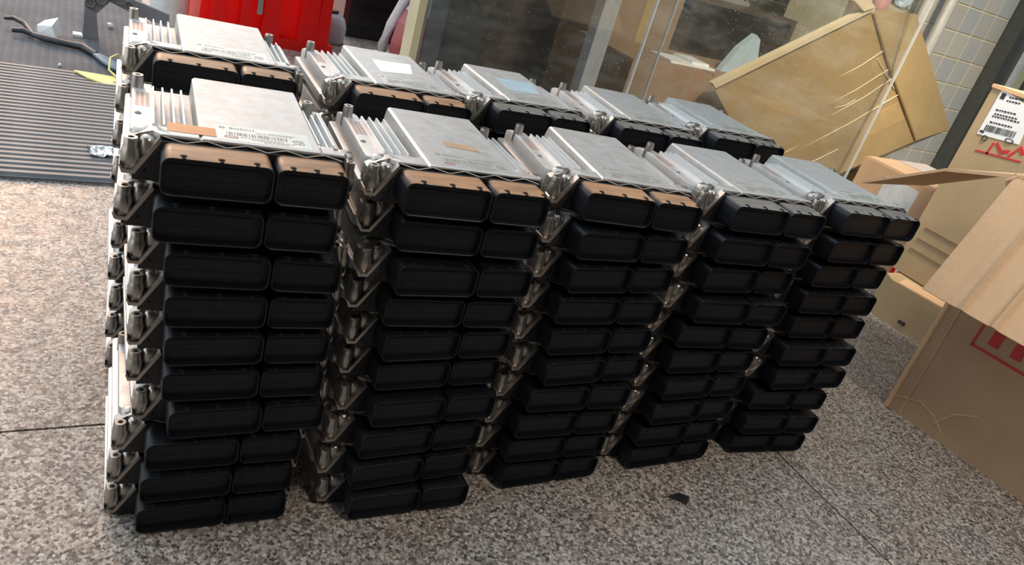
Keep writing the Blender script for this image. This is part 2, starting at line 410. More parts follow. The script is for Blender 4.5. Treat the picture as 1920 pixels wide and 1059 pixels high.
def ear_mesh(mirror):
    bm = bmesh.new()
    sx = (lambda x: x) if not mirror else (lambda x: 175.5 - .36 * x if x < 0 else 175.5 - x)
    # slanted rim wall
    rim = [(-1, 43), (-23, 7.5), (-30.5, 7.5), (-33.5, 13), (-34.5, 12), (-32, 4.2), (-21, 4.2), (1.0, 39.5)]
    prism(bm, [(sx(x), z) for x, z in rim], 35.5, 54)
    # recess back wall
    prism(bm, [(sx(x), z) for x, z in [(-1, 42.5), (-22, 7.6), (-30.5, 7.6), (-32.5, 14), (-31, 31), (-18, 39), (-8, 42.6)]], 54, 66)
    # drilled boss, second lobe, shoulder dome
    k = .68 if mirror else 1
    lathe(bm, (sx(-25), 46.5, 0), [(5.2 * k, 6), (7.6 * k, 8), (8.6 * k, 13), (8.6 * k, 22), (7.0 * k, 27), (6.5 * k, 29), (6.4 * k, 36), (5.8 * k, 37), (2.9 * k, 37), (2.7 * k, 32)], 16)
    lathe(bm, (sx(-11), 49, 0), [(4.5 * k, 18), (6.8 * k, 20), (7.4 * k, 27), (7.2 * k, 35), (5.4 * k, 38.3), (2.4 * k, 39.6)], 14)
    lathe(bm, (sx(-15), 66, 0), [(11.5, 20), (11.5, 32), (10, 37.5), (7, 40.6), (3, 41.6)], 16)
    box(bm, (min(sx(-31), sx(-20)), 50, 8), (max(sx(-31), sx(-20)), 60, 31))
    return mesh('mounting_ear', scaled(bm), 'ear', 45)
def post_mesh():
    bm = bmesh.new(); lathe(bm, (0, 0, 0), [(7.0, 20), (6.3, 42), (5.7, 46.2), (2.8, 46.2), (2.7, 40)], 16)
    return mesh('corner_post', scaled(bm), 'ear', 45)
def fin_mesh(y0, y1, z0, z1):
    bm = bmesh.new()
    prism(bm, [(-1.5, z0), (-.9, z1), (.9, z1), (1.5, z0)], y0, y1)
    for v in bm.verts:
        if v.co.y < y0 + 1 and v.co.z > z1 - 1: v.co.y += 1
        if v.co.y > y1 - 1 and v.co.z > z1 - 1: v.co.y -= 3; v.co.z -= 1.5
    return mesh('cooling_fin', scaled(bm), 'fin')
ME = dict(housing=housing_mesh(), base=base_mesh(), big=conn_mesh('wide_socket', 0, 101.4), small=conn_mesh('narrow_socket', 102.6, 175),
          pinb=pin_mesh(0, 101.4), pins=pin_mesh(102.6, 175), tab=tab_mesh(), header=header_mesh(), hole=hole_mesh(), rib=rib_mesh(),
          earl=ear_mesh(False), earr=ear_mesh(True), post=post_mesh(), finl=fin_mesh(82, 208, 20, 39.8), finr=fin_mesh(82, 198, 20, 39.8))
def screw_mesh():
    bm = bmesh.new(); lathe(bm, (0, 0, 0), [(3.3, 32.6), (3.3, 33.8), (2.6, 34.2), (1.2, 34.2), (1.0, 33.6)], 12)
    return mesh('screw_head', scaled(bm), 'dkgrey', 40)
ME['screw'] = screw_mesh()
def etch_mesh():
    bm = bmesh.new()
    for c in range(3):
        for r in range(9):
            box(bm, (-23 + c * 4.9, 150 + r * 5.2, 33.0), (-19.2 + c * 4.9, 153.6 + r * 5.2, 33.12))
    return mesh('etched_code', scaled(bm), 'etch_red')
ME['etch'] = etch_mesh()
ZP = 44.8
def sticker_meshes():
    out = []
    bm = bmesh.new(); box(bm, (43, 50, ZP - .05), (136, 92, ZP + .15)); out.append(('rating_sticker', mesh('rating_sticker', scaled(bm), 'sticker')))
    bm = bmesh.new(); rnd = random.Random(3); z0, z1 = ZP + .15, ZP + .22
    x = 53
    while x < 112:                              # bar code
        wd = rnd.choice((.7, 1.1, 1.8)); box(bm, (x, 65, z0), (x + wd, 74, z1)); x += wd + rnd.choice((.7, 1.0, 1.5))
    for y, xa, xb in ((60.5, 66, 108), (57, 76, 118), (53.5, 88, 112), (77.5, 82, 118), (80.5, 96, 120)):
        x = xa
        while x < xb:
            wd = rnd.uniform(1.2, 3.4); box(bm, (x, y, z0), (x + wd, y + 1.7, z1)); x += wd + .9
    for i in range(7):                          # small square matrix
        for j in range(7):
            if rnd.random() < .55: box(bm, (118 + i * 1.7, 60 + j * 1.7, z0), (119.6 + i * 1.7, 61.6 + j * 1.7, z1))
    out.append(('printed_code', mesh('printed_code', scaled(bm), 'ink')))
    bm = bmesh.new()                            # oval approval mark
    for k in range(20):
        a, b = 2 * math.pi * k / 20, 2 * math.pi * (k + 1) / 20
        p = [(57 + r[0] * math.cos(t), 59.5 + r[1] * math.sin(t)) for r, t in (((7, 4), a), ((7, 4), b), ((5.2, 2.4), b), ((5.2, 2.4), a))]
        prism(bm, p, z0, z1, 'z')
    box(bm, (53.5, 59, z0), (60.5, 60, z1))
    out.append(('oval_mark', mesh('oval_mark', scaled(bm), 'red_ink')))
    t = textmesh('maker_name', 'BOSCH', .0078, 'ink'); out.append(('maker_name', t))
    bm = bmesh.new()
    for k in range(16):
        a, b = 2 * math.pi * k / 16, 2 * math.pi * (k + 1) / 16
        prism(bm, [(49.5 + r * math.cos(q), 84.5 + r * math.sin(q)) for r, q in ((3.2, a), (3.2, b), (2.3, b), (2.3, a))], z0, z1, 'z')
    box(bm, (48, 84, z0), (51, 85, z1)); box(bm, (47.7, 82.6, z0), (48.5, 86.4, z1)); box(bm, (50.5, 82.6, z0), (51.3, 86.4, z1))
    out.append(('ring_emblem', mesh('ring_emblem', scaled(bm), 'ink')))
    return out
STK = sticker_meshes()
PITCH = .0503
UNITS = {}
def control_unit(x, y, yaw, k, label, full, top, warm_sheen=False):
    t = thing('control_unit', label, 'control unit', (x, y, .004 + PITCH * (9 - k)), yaw, 'stacked engine control units')
    ob('housing', ME['housing'], t); ob('base_plate', ME['base'], t); hd = ob('header_plate', ME['header'], t)
    big = ob('wide_socket', ME['big'], t); sm = ob('narrow_socket', ME['small'], t)
    ob('mounting_ear', ME['earl'], t); ob('mounting_ear', ME['earr'], t)
    for px, py in ((-21.5, 215), (163, 206)): ob('corner_post', ME['post'], t, (px * mm, py * mm, 0))
    if top:
        for q in (big, sm): q.material_slots[0].link = 'OBJECT'; q.material_slots[0].material = M['painted_sheen' if warm_sheen else 'painted_grey_sheen']
    if full:
        ob('pin_block', ME['pinb'], big); ob('pin_block', ME['pins'], sm)
        for xx in (19, 52, 84): ob('key_tab', ME['tab'], big, (xx * mm, 0, H * mm))
        for xx in (118, 141, 165): ob('key_tab', ME['tab'], sm, (xx * mm, 0, H * mm))
        ob('truss_rib', ME['rib'], hd); ob('screw_hole', ME['hole'], hd, (-12 * mm, .0018, 8 * mm)); ob('screw_hole', ME['hole'], hd, (181 * mm, .0018, 8 * mm))
        for xx in (-6, 3.5, 13, 22.5): ob('cooling_fin', ME['finl'], t, (xx * mm, 0, 0))
        for xx in (156, 164, 172): ob('cooling_fin', ME['finr'], t, (xx * mm, -.012 if xx == 164 else 0, 0))
    if top:
        ob('screw_head', ME['screw'], t, (-20 * mm, 126 * mm, 0)); ob('etched_code', ME['etch'], t)['kind'] = 'stuff'
        st = None
        for nm, me in STK:
            o = ob(nm, me, st or t, None if st else (.007, -.003, 0))
            if nm == 'rating_sticker': st = o; o['label'] = 'silver rating sticker with bar code and oval mark'
            if nm == 'printed_code': o['kind'] = 'stuff'
            if nm == 'maker_name': o.location = (56 * mm, 82 * mm, (ZP + .16) * mm)
    return t
FRONT = [[[-0.0064, 0.0008, -0.0695], [-0.0103, 0.0022, -0.0772], [0.003, 0.0046, -0.0891], [0.0062, 0.0058, -0.0564], [0.0093, 0.007, -0.0347], [0.0105, 0.0099, -0.0333], [0.019, 0.0055, -0.015], [-0.0009, 0.0114, -0.0414], [-0.0043, 0.0123, -0.0408], [-0.0062, 0.013, -0.0397]], [[0.2284, -0.0127, -0.0785], [0.2361, -0.0002, -0.0809], [0.2403, -0.014, -0.0336], [0.2402, -0.0007, -0.0612], [0.2482, -0.0032, -0.0044], [0.2511, 0.0046, -0.0013], [0.2526, -0.0065, -0.011], [0.2456, -0.0087, 0.0119], [0.2426, -0.0119, 0.0211], [0.2471, -0.0153, -0.0275]], [[0.4738, 0.0033, -0.1407], [0.4769, -0.0074, -0.0395], [0.4813, -0.0082, 0.0105], [0.4805, -0.0049, -0.0338], [0.485, -0.0057, -0.0204], [0.4938, -0.0105, 0.0162], [0.4849, -0.0047, -0.0511], [0.4824, -0.0022, -0.0482], [0.4829, 0.002, -0.0382], [0.49, -0.0002, -0.0041]], [[0.7274, -0.0013, -0.0872], [0.7212, -0.0045, -0.0922], [0.7254, -0.0025, -0.042], [0.7263, -0.0096, -0.0905], [0.7229, -0.0004, -0.0965], [0.7283, -0.0009, -0.0437], [0.7374, -0.0063, -0.0106], [0.735, -0.006, -0.0148], [0.7312, -0.0004, -0.0226], [0.7372, 0.0012, 0.0037]], [[0.9837, 0.0096, -0.0759], [0.987, 0.0091, -0.0437], [0.9849, 0.0141, -0.0379], [0.984, 0.0127, -0.0858], [0.9894, 0.012, -0.0765], [0.9843, -0.0003, -0.0861], [0.9917, -0.0033, -0.0673], [0.9732, 0.0078, -0.1325], [0.9746, -0.0023, -0.1186], [0.9777, 0.006, -0.1256]]]
BACK = [[0.0098, 0.3116, -0.0569], [0.2633, 0.2922, -0.031], [0.4932, 0.3081, -0.0195], [0.7337, 0.3066, -0.1083], [0.9744, 0.3281, -0.0834]]
COLN = ['leftmost', 'second', 'middle', 'fourth', 'rightmost']
LAY = ['topmost', 'second from top', 'third from top', 'fourth from top', 'fifth from top', 'sixth from top', 'seventh from top', 'eighth from top', 'ninth from top', 'bottom']
TOPF = ['aluminium control unit with orange tape strip, on top of the leftmost front stack',
        'aluminium control unit with brown tape on its lid, atop the second front stack',
        'aluminium control unit with bare lid, on top of the middle front stack',
        'aluminium control unit with bare lid, on top of the fourth front stack',
        'bluish aluminium control unit beside the cartons, on top of the rightmost front stack']
TOPB = ['aluminium control unit before the red barrier, on top of the leftmost back stack',
        'aluminium control unit with white paper label on its lid, atop the second back stack',
        'aluminium control unit with blue film label on its lid, atop the middle back stack',
        'grey aluminium control unit in front of the glass, on top of the fourth back stack',
        'aluminium control unit before the tilted carton, on top of the rightmost back stack']
for c in range(5):
    for k in range(10):
        lb = TOPF[c] if k == 0 else 'black-socketed metal control unit, %s in %s front stack' % (LAY[k], COLN[c])
        UNITS[0, c, k] = control_unit(*FRONT[c][k], k, lb, True, k == 0, c < 3)
    bx, by, bw = BACK[c]
    for k in range(10):
        lb = TOPB[c] if k == 0 else 'black-socketed metal control unit, %s in %s back stack' % (LAY[k], COLN[c])
        j = (0, 0, 0) if k == 0 else (random.uniform(-.008, .000), random.uniform(-.004, .006), random.uniform(-.01, .02))
        UNITS[1, c, k] = control_unit(bx + j[0], by + j[1], bw + j[2], k, lb, k < 2, k == 0, c < 2)
def patch(u, name, mat, poly, label, z=ZP + .15, th=.2):
    bm = bmesh.new(); prism(bm, poly, z, z + th, 'z'); o = ob(name, mesh(name, scaled(bm), mat), UNITS[u]); o['label'] = label; return o
patch((0, 0, 0), 'tape_strip', 'orange_tape', [(5, 52), (50, 51.5), (50, 74), (6, 76)], 'orange paper tape strip')
patch((0, 1, 0), 'tape_strip', 'brown_tape', [(77, 113), (120, 109), (116, 126), (78, 131)], 'brown paper tape piece')
patch((1, 1, 0), 'paper_label', 'paper', [(62, 107), (117, 121), (133, 182), (66, 175)], 'blank white paper label')
patch((1, 2, 0), 'film_label', 'bluefilm', [(62, 103), (124, 101), (144, 178), (68, 174)], 'pale blue film label')

# ------------------------------------------------------------------ mats on the left
mat = thing('ribbed_mat', 'grey ribbed rubber mat lying on the pink granite left of the stacks', 'mat', (-.81, 1.03, 0))
ob('mat_base', boxmesh('mat_base', (0, 0, .0005), (1.45, .76, .006), 'rubber'), mat)
bm = bmesh.new(); prism(bm, [(.001, .006), (.005, .0125), (.017, .0125), (.021, .006)], .004, 1.446, 'x'); rib = mesh('ridge', bm, 'rubber')
for i in range(30): ob('ridge', rib, mat, (0, .004 + i * .0252, 0))
gm = thing('grooved_mat', 'dark grey mat with fine lengthwise grooves behind the ribbed mat', 'mat', (-1.14, 1.792, 0))
ob('mat_sheet', boxmesh('mat_sheet', (0, 0, .0005), (1.32, 1.15, .006), 'grooved'), gm)

# ------------------------------------------------------------------ debris on the left
cb = thing('cable_harness', 'black cable harness with frayed ends and white plug lying on the grooved mat', 'cable', (.0706, -.041, .019))
Z = .012
bm = bmesh.new(); tube(bm, [(-.245, 2.12, 0), (-.207, 2.085, .003), (-.155, 2.073, 0), (-.11, 2.065, 0), (-.075, 2.0, 0)], [.008, .011, .010, .012, .010], 10)
ob('sheath', mesh('sheath', bm, 'cable', 60), cb)
for p in ([(-.245, 2.12, 0), (-.27, 2.20, .01), (-.30, 2.225, .015), (-.325, 2.22, .012)], [(-.245, 2.12, 0), (-.27, 2.13, .006), (-.30, 2.13, .003)]):
    bm = bmesh.new(); tube(bm, p, [.008, .008, .007, .005], 8) if len(p) == 4 else tube(bm, p, [.008, .009, .007], 8); ob('frayed_end', mesh('frayed_end', bm, 'cable', 60), cb)
for dx_, dy_ in ((0, 0), (.006, .018), (-.004, -.016)):
    bm = bmesh.new(); tube(bm, [(-.078 + dx_ * .3, 2.005 + dy_ * .3, 0), (-.055 + dx_, 1.95 + dy_, .002), (-.03 + dx_, 1.90 + dy_, .001), (.0 + dx_, 1.875 + dy_, 0)], .0065, 8); ob('wire', mesh('wire', bm, 'bluecable', 60), cb)
bm = bmesh.new()
hexa(bm, [(-.235, 2.15, -.004), (-.185, 2.13, -.004), (-.17, 2.18, .0), (-.225, 2.19, 0), (-.235, 2.16, .022), (-.195, 2.14, .03), (-.178, 2.20, .045), (-.215, 2.20, .03)])
ob('plug', mesh('plug', bm, 'whiteplastic', None, .003), cb)['label'] = 'white plastic plug'
yt = thing('cable_tag', 'yellow leaf-shaped tag with looped yellow tie beside the stacked units', 'tag', (.0592, -.0287, .0075))
bm = bmesh.new(); prism(bm, [(-.125, 1.80), (-.09, 1.755), (-.05, 1.73), (-.012, 1.735), (.002, 1.785), (-.012, 1.81), (-.06, 1.81)], 0, .004, 'z')
for v in bm.verts: v.co.z += .03 * max(0, (-v.co.x - .03)) * 3
ob('tag_leaf', mesh('tag_leaf', bm, 'yellow', None, .001), yt)
bm = bmesh.new(); tube(bm, [(-.01, 1.79, .006), (-.035, 1.82, .02), (-.03, 1.86, .045), (-.01, 1.89, .05), (.008, 1.88, .03)], .003, 6); ob('tie_loop', mesh('tie_loop', bm, 'yellow', 60), yt)
# grey bracket foot with honeycomb webbing
br = thing('honeycomb_bracket', 'grey plastic bracket leg with honeycomb webbing standing on the grooved mat', 'bracket', (-.022, 2.21, .0065))
bm = bmesh.new(); hexa(bm, [(-.018, -.03, 0), (.03, -.03, 0), (.026, .01, 0), (-.022, .01, 0), (-.012, -.03, .10), (.022, -.03, .085), (.018, .01, .085), (-.016, .01, .10)])
ob('leg', mesh('leg', bm, 'dkgrey', None, .003), br)
bm = bmesh.new(); prism(bm, [(-.014, .09), (.022, .08), (.06, .125), (.14, .095), (.24, .075), (.24, .115), (.13, .145), (.02, .20), (-.01, .20)], -.012, .006); ob('arm', mesh('arm', bm, 'dkgrey', None, .002), br)
for i, (hx, hz) in enumerate(((.002, .115), (.006, .148), (.034, .13), (.028, .168), (.058, .15), (.088, .14), (.115, .125), (.006, .18), (.06, .175))):
    bm = bmesh.new(); n = 6
    for k in range(n):
        a, b = math.pi / 3 * k, math.pi / 3 * (k + 1)
        prism(bm, [(hx + r * math.cos(t), hz + r * math.sin(t)) for r, t in ((.017, a), (.017, b), (.0135, b), (.0135, a))], -.022, -.011)
    ob('hex_cell', mesh('hex_cell', bm, 'dkgrey'), br)
ob('foot_pad', boxmesh('foot_pad', (-.045, -.035, 0), (-.016, .0, .008), 'whiteplastic', .002), br)
for i, (x, y, r) in enumerate(((.049, 2.365, .012), (-.10, 1.83, .007), (-.266, 1.58, .006), (.05, 1.912, .006))):
    bm = bmesh.new(); bmesh.ops.create_icosphere(bm, subdivisions=1, radius=r)
    for v in bm.verts: v.co *= random.uniform(.7, 1.15)
    o = ob('pebble', mesh('pebble', bm, 'whiteplastic'), None, (x, y, (.006 if y > 1.8 else .0125) + r * .7))
    tag(o, ['larger white chip near the honeycomb bracket foot', 'white crumb left of the yellow tag on the grooved mat', 'white crumb on the ribs far left of the ribbed mat', 'small white crumb close to the cable wires'][i], 'chip')
bm = bmesh.new(); bmesh.ops.create_grid(bm, x_segments=9, y_segments=9, size=.024)
for v in bm.verts: v.co.z = random.uniform(0, .012); v.co.x += random.uniform(-.006, .006); v.co.y *= 1.2
o = ob('foil_scrap', mesh('foil_scrap', bm, 'foil'), None, (-.011, 1.179, .0128)); tag(o, 'crumpled silver foil scrap on the ribbed mat beside the stack', 'foil')
bm = bmesh.new(); hexa(bm, [(-.020, .008, 0), (.004, -.014, 0), (.018, -.006, 0), (.006, .012, 0), (-.018, .008, .003), (.004, -.011, .006), (.014, -.005, .008), (.004, .010, .004)])
o = ob('plastic_fragment', mesh('plastic_fragment', bm, 'header'), None, (.797, -.075, .0002)); tag(o, 'small dark broken fragment on the granite in front of the stacks', 'fragment')

# ------------------------------------------------------------------ street things behind
rb = thing('red_barrier', 'bright red ribbed plastic barrier standing behind the leftmost stacks', 'barrier', (.600, 2.53, 0), .06)
bm = bmesh.new(); prism(bm, [(-.25, 0), (-.215, .62), (.215, .62), (.27, 0)], 0, .32); ob('barrier_body', mesh('barrier_body', bm, 'red', None, .01), rb)
for i, (xa, wd) in enumerate(((-.215, .05), (-.105, .04), (-.02, .07), (.13, .075), (.205, .05))):
    bm = bmesh.new(); prism(bm, [(xa, .03), (xa + .012, .60), (xa + wd - .008, .60), (xa + wd, .03)], -.045, .003); ob('rib', mesh('rib', bm, 'red', None, .006), rb)
ob('foot_rail', boxmesh('foot_rail', (-.26, -.05, 0), (.275, .0, .04), 'red', .008), rb)
ob('slot', boxmesh('slot', (-.046, -.05, .12), (-.026, -.044, .45), 'steel', .002), rb)['label'] = 'grey metal slot'
pb = thing('paper_roll', 'white paper roll standing left of the red barrier', 'roll', (.258, 2.60, 0))
bm = bmesh.new(); lathe(bm, (0, 0, 0), [(.065, 0), (.07, .01), (.07, .42), (.06, .43), (.02, .43)], 20); ob('roll_body', mesh('roll_body', bm, 'whiteplastic', 40), pb)
ob('roll_core', (lambda b: (lathe(b, (0, 0, 0), [(.02, .42), (.02, .436), (.012, .436), (.012, .425)], 14), mesh('roll_core', b, 'card', 40))[1])(bmesh.new()), pb)
yl = thing('yellow_scraper', 'yellow strip-shaped tool lying behind the leftmost back stack', 'tool', (.275, 2.305, .0005), .2)
ob('blade', boxmesh('blade', (-.07, -.02, .04), (.09, .02, .052), 'yellow', .003), yl)
bm = bmesh.new(); hexa(bm, [(-.07, -.02, 0), (-.03, -.02, 0), (-.03, .02, 0), (-.07, .02, 0), (-.06, -.02, .042), (-.02, -.02, .042), (-.02, .02, .042), (-.06, .02, .042)]); ob('grip', mesh('grip', bm, 'yellow', None, .003), yl)
# scooter parts: dark body, pale wheel shell, white tube, red tail panel
gs = thing('grey_drum', 'pale grey rounded drum half hidden between red barrier and black cabinet', 'drum', (.93, 2.76, 0))
bm = bmesh.new(); lathe(bm, (0, 0, 0), [(.06, 0), (.07, .01), (.07, .08), (.06, .11), (.04, .125), (.0301, .128)], 24); ob('drum_body', mesh('drum_body', bm, 'greyshell', 50), gs)
bm = bmesh.new(); lathe(bm, (0, 0, 0), [(.03, .125), (.03, .14), (.02, .142)], 12); ob('drum_knob', mesh('drum_knob', bm, 'header', 50), gs)
bc = thing('black_cabinet', 'black glossy cabinet with maroon side edge behind the back stacks', 'cabinet', (1.04, 2.92, 0))
ob('cabinet_body', boxmesh('cabinet_body', (.012, 0, .06), (.30, .3, .8), 'blackpaint', .012), bc)
ob('side_edge', boxmesh('side_edge', (-.012, -.012, .04), (.014, .3, .8), 'maroon', .006), bc)
ob('door_panel', boxmesh('door_panel', (.05, -.014, .16), (.26, .002, .74), 'blackpaint', .008), bc)
ob('plinth', boxmesh('plinth', (.02, .01, 0), (.29, .29, .06), 'header', .004), bc)
wt = thing('white_tube_frame', 'curved white tube frame leaning beside the cream door post', 'frame', (1.162, 2.61, 0))
pts = [(-.02, .02, .015), (-.03, 0, .06), (-.01, 0, .15), (.03, 0, .26), (.075, 0, .36), (.12, 0, .46), (.17, 0, .56)]
bm = bmesh.new(); tube(bm, pts, .022, 12); ob('tube', mesh('tube', bm, 'whiteplastic', 60), wt)
bm = bmesh.new(); tube(bm, [(-.06, .03, .012), (.10, .06, .012)], .012, 10); ob('foot', mesh('foot', bm, 'whiteplastic', 60), wt)
rt = thing('red_tail_panel', 'dark red and grey rounded panel just left of the cream post', 'panel', (1.186, 2.41, 0))
bm = bmesh.new(); prism(bm, [(-.045, 0), (-.05, .1), (-.035, .19), (-.01, .245), (.12, .245), (.14, 0)], 0, .12); ob('red_half', mesh('red_half', bm, 'maroon', None, .012), rt)
rt.children[0].data.materials[0] = plain('tail_red', (.34, .02, .03), .3)
bm = bmesh.new(); prism(bm, [(-.01, .245), (.02, .30), (.035, .40), (.14, .42), (.12, .245)], 0, .12); ob('grey_half', mesh('grey_half', bm, 'greyshell', None, .012), rt)

# ------------------------------------------------------------------ inside the shop, behind the glass
gp = struct('trim_8', boxmesh('trim_8', (1.395, 1.42, 0), (1.455, 1.47, 2.45), 'greyshell', .003))
ic = thing('brown_carton', 'closed brown carton standing behind the two glass panes', 'carton', (1.655, 1.52, 0))
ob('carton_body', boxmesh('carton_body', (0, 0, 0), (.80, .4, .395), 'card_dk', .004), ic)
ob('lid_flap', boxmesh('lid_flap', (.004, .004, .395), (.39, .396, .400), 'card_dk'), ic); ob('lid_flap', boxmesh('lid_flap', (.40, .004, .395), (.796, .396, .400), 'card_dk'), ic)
pf = thing('white_foam_sheet', 'thin white foam sheets lying on the closed brown carton', 'foam', (1.99, 1.60, .4005))
ob('foam_layer', boxmesh('foam_layer', (-.10, 0, 0), (.13, .14, .008), 'whiteplastic', .002), pf); ob('foam_layer', boxmesh('foam_layer', (.02, .02, .008), (.11, .14, .018), 'whiteplastic', .002), pf)
tc = thing('tall_brown_carton', 'tall brown carton in shadow behind the overlapping glass', 'carton', (1.83, 1.95, 0))
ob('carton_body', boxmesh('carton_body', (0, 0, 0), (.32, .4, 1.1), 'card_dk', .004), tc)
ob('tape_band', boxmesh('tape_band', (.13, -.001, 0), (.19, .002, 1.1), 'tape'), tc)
pw = thing('blue_plastic_wrap', 'pale blue plastic wrap poking up behind the tilted carton', 'wrap', (2.29, 1.64, .4005))
bm = bmesh.new(); prism(bm, [(-.10, 0), (-.045, .10), (.02, .165), (.05, .15), (.10, .0)], 0, .03)
for v in bm.verts: v.co.y += .3 * (v.co.x) ** 2 + .05 * v.co.z
ob('wrap_sheet', mesh('wrap_sheet', bm, 'bluefilm', None, .006), pw)
sh = thing('display_shelf', 'dark wooden shelf holding metal housings inside the shop', 'shelf', (2.17, 2.15, 0))
ob('shelf_board', boxmesh('shelf_board', (0, 0, .60), (.88, .4, .625), 'wood', .002), sh)
for xx in (0, .85): ob('shelf_side', boxmesh('shelf_side', (xx, 0, 0), (xx + .03, .4, .60), 'wood', .002), sh)
ob('shelf_back', boxmesh('shelf_back', (.03, .37, 0), (.85, .4, .60), 'wood'), sh)
def finned_block(x, y, z, rz, label, n=6):
    t = thing('finned_block', label, 'metal block', (x, y, z), rz, 'finned metal blocks on the shelf')
    ob('block_body', boxmesh('block_body', (0, 0, 0), (.20, .16, .02), 'cast', .002), t)
    for i in range(n): ob('block_fin', boxmesh('block_fin', (.012 + i * .033, .004, .02), (.018 + i * .033, .156, .035), 'fin'), t)
for k in range(3):
    finned_block(2.56 + .015 * k, 2.19, .6255 + .0355 * k, .1 - .06 * k, ['lowest of three finned metal blocks piled on the inside shelf', 'middle of three finned metal blocks piled on the inside shelf', 'topmost of three finned metal blocks piled on the inside shelf'][k])
finned_block(2.22, 2.24, .6255, -.25, 'single finned metal block alone on the left of the inside shelf')

# big tilted taped carton at the edge of the glass
dc = thing('tilted_taped_carton', 'large open carton covered in shiny tape, tilted behind the glass edge', 'carton', (2.452, 1.25, -.012))
TL, TR, BR, BL = (1.815, 1.26, .418), (2.327, 1.20, .790), (2.936, 1.20, .372), (2.33, 1.24, .03)
TR2, BR2 = (2.70, 1.30, .818), (3.05, 1.28, .433) 
TR2, BR2 = (2.69, 1.29, .819), (3.262, 1.285, .427)
dv = tuple((a - b) for a, b in zip(TR2, TR))
TL2 = (TL[0] + .20, TL[1] + .22, TL[2] - .03); BL2 = (BL[0] + .25, BL[1] + .22, BL[2] + .03)
TR2 = (TR2[0] , TR2[1], TR2[2])
off = lambda p: (p[0] - 2.45, p[1] - 1.25, p[2])
bm = bmesh.new(); hexa(bm, [off(p) for p in (BL, BR, TR, TL, BL2, BR2, TR2, TL2)]); ob('carton_body', mesh('carton_body', bm, 'card_tape', 40, .012), dc)
def lerp(a, b, t): return tuple(u + (v - u) * t for u, v in zip(a, b))
def on_face(u, v, lift=.004):
    p = lerp(lerp(TL, TR, u), lerp(BL, BR, u), v); return (p[0] - 2.45, p[1] - 1.25 - lift, p[2])
bm = bmesh.new()
hexa(bm, [on_face(0, .0, .012), on_face(1, .0, .012), on_face(1, -.025, .012), on_face(0, -.035, .012), on_face(0, .0, -.012), on_face(1, .0, -.012), on_face(1, -.025, -.012), on_face(0, -.035, -.012)])
ob('top_flap', mesh('top_flap', bm, 'card_edge', None, .004), dc)
bm = bmesh.new(); p = [on_face(.93, -.03, .02), on_face(1.0, -.02, .02), on_face(.97, -.13, .02), on_face(.90, -.11, .02)]
hexa(bm, p + [(x, y + .02, z) for x, y, z in p]); ob('torn_tab', mesh('torn_tab', bm, 'card_edge', None, .003), dc)
for u0, u1, v0, v1 in ((.02, .97, .66, .80), (.45, .97, .30, .42)):
    bm = bmesh.new(); p = [on_face(u0, v1, .0015), on_face(u1, v1, .0015), on_face(u1, v0, .0015), on_face(u0, v0, .0015)]
    hexa(bm, p + [(x, y + .006, z) for x, y, z in p]); ob('tape_strip', mesh('tape_strip', bm, 'tape'), dc)
for u0, u1, v0, v1 in ((.66, .98, .30, .27), (.50, .99, .45, .40), (.55, .99, .53, .47), (.58, .72, .49, .50), (.28, .985, .67, .60), (.20, .5, .79, .80), (.1, .3, .63, .64), (.93, .97, .30, .55)):
    bm = bmesh.new(); tube(bm, [on_face(u0, v0, .003), on_face((u0 + u1) / 2, (v0 + v1) / 2 + .012, .003), on_face(u1, v1, .003)], .0022, 5); ob('tape_crease', mesh('tape_crease', bm, 'crease'), dc)
bm = bmesh.new(); tube(bm, [on_face(1, .02, .002), on_face(.985, .35, .004), on_face(1, .98, .002)], .007, 8); ob('corner_edge', mesh('corner_edge', bm, 'card_tape', 60), dc)
# support under it
sc = thing('dark_parcel', 'dark wrapped parcel in the shadow under the tilted carton', 'parcel', (2.82, 1.20, 0))
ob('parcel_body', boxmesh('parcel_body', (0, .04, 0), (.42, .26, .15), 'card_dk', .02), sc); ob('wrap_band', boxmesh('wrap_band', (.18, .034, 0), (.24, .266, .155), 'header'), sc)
pk = tag(ob('pink_bottle', (lambda b: (lathe(b, (0, 0, 0), [(.03, 0), (.034, .01), (.034, .11), (.016, .14), (.016, .17), (.012, .172)], 16), mesh('pink_bottle', b, 'paper', 50))[1])(bmesh.new()), None, (2.775, 1.525, .786)), 'pink bottle standing behind the top of the tilted carton', 'bottle')
pk.data.materials[0] = plain('pink_plastic', (.72, .32, .30), .4)
pkc = thing('tall_plain_carton', 'tall narrow carton under the pink bottle behind the tilted carton', 'carton', (2.66, 1.475, 0))
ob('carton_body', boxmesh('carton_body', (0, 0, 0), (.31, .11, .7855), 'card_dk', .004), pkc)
ob('tape_band', boxmesh('tape_band', (.13, -.001, 0), (.19, .111, .786), 'tape'), pkc)
pwr = thing('crumpled_wrap', 'crumpled pale blue wrap beside the pink bottle', 'wrap', (2.90, 1.53, .786))
bm = bmesh.new(); bmesh.ops.create_icosphere(bm, subdivisions=2, radius=.042)
for v in bm.verts: v.co *= random.uniform(.75, 1.2); v.co.z = v.co.z * .8 + .05
ob('wrap_lump', mesh('wrap_lump', bm, 'bluefilm'), pwr)

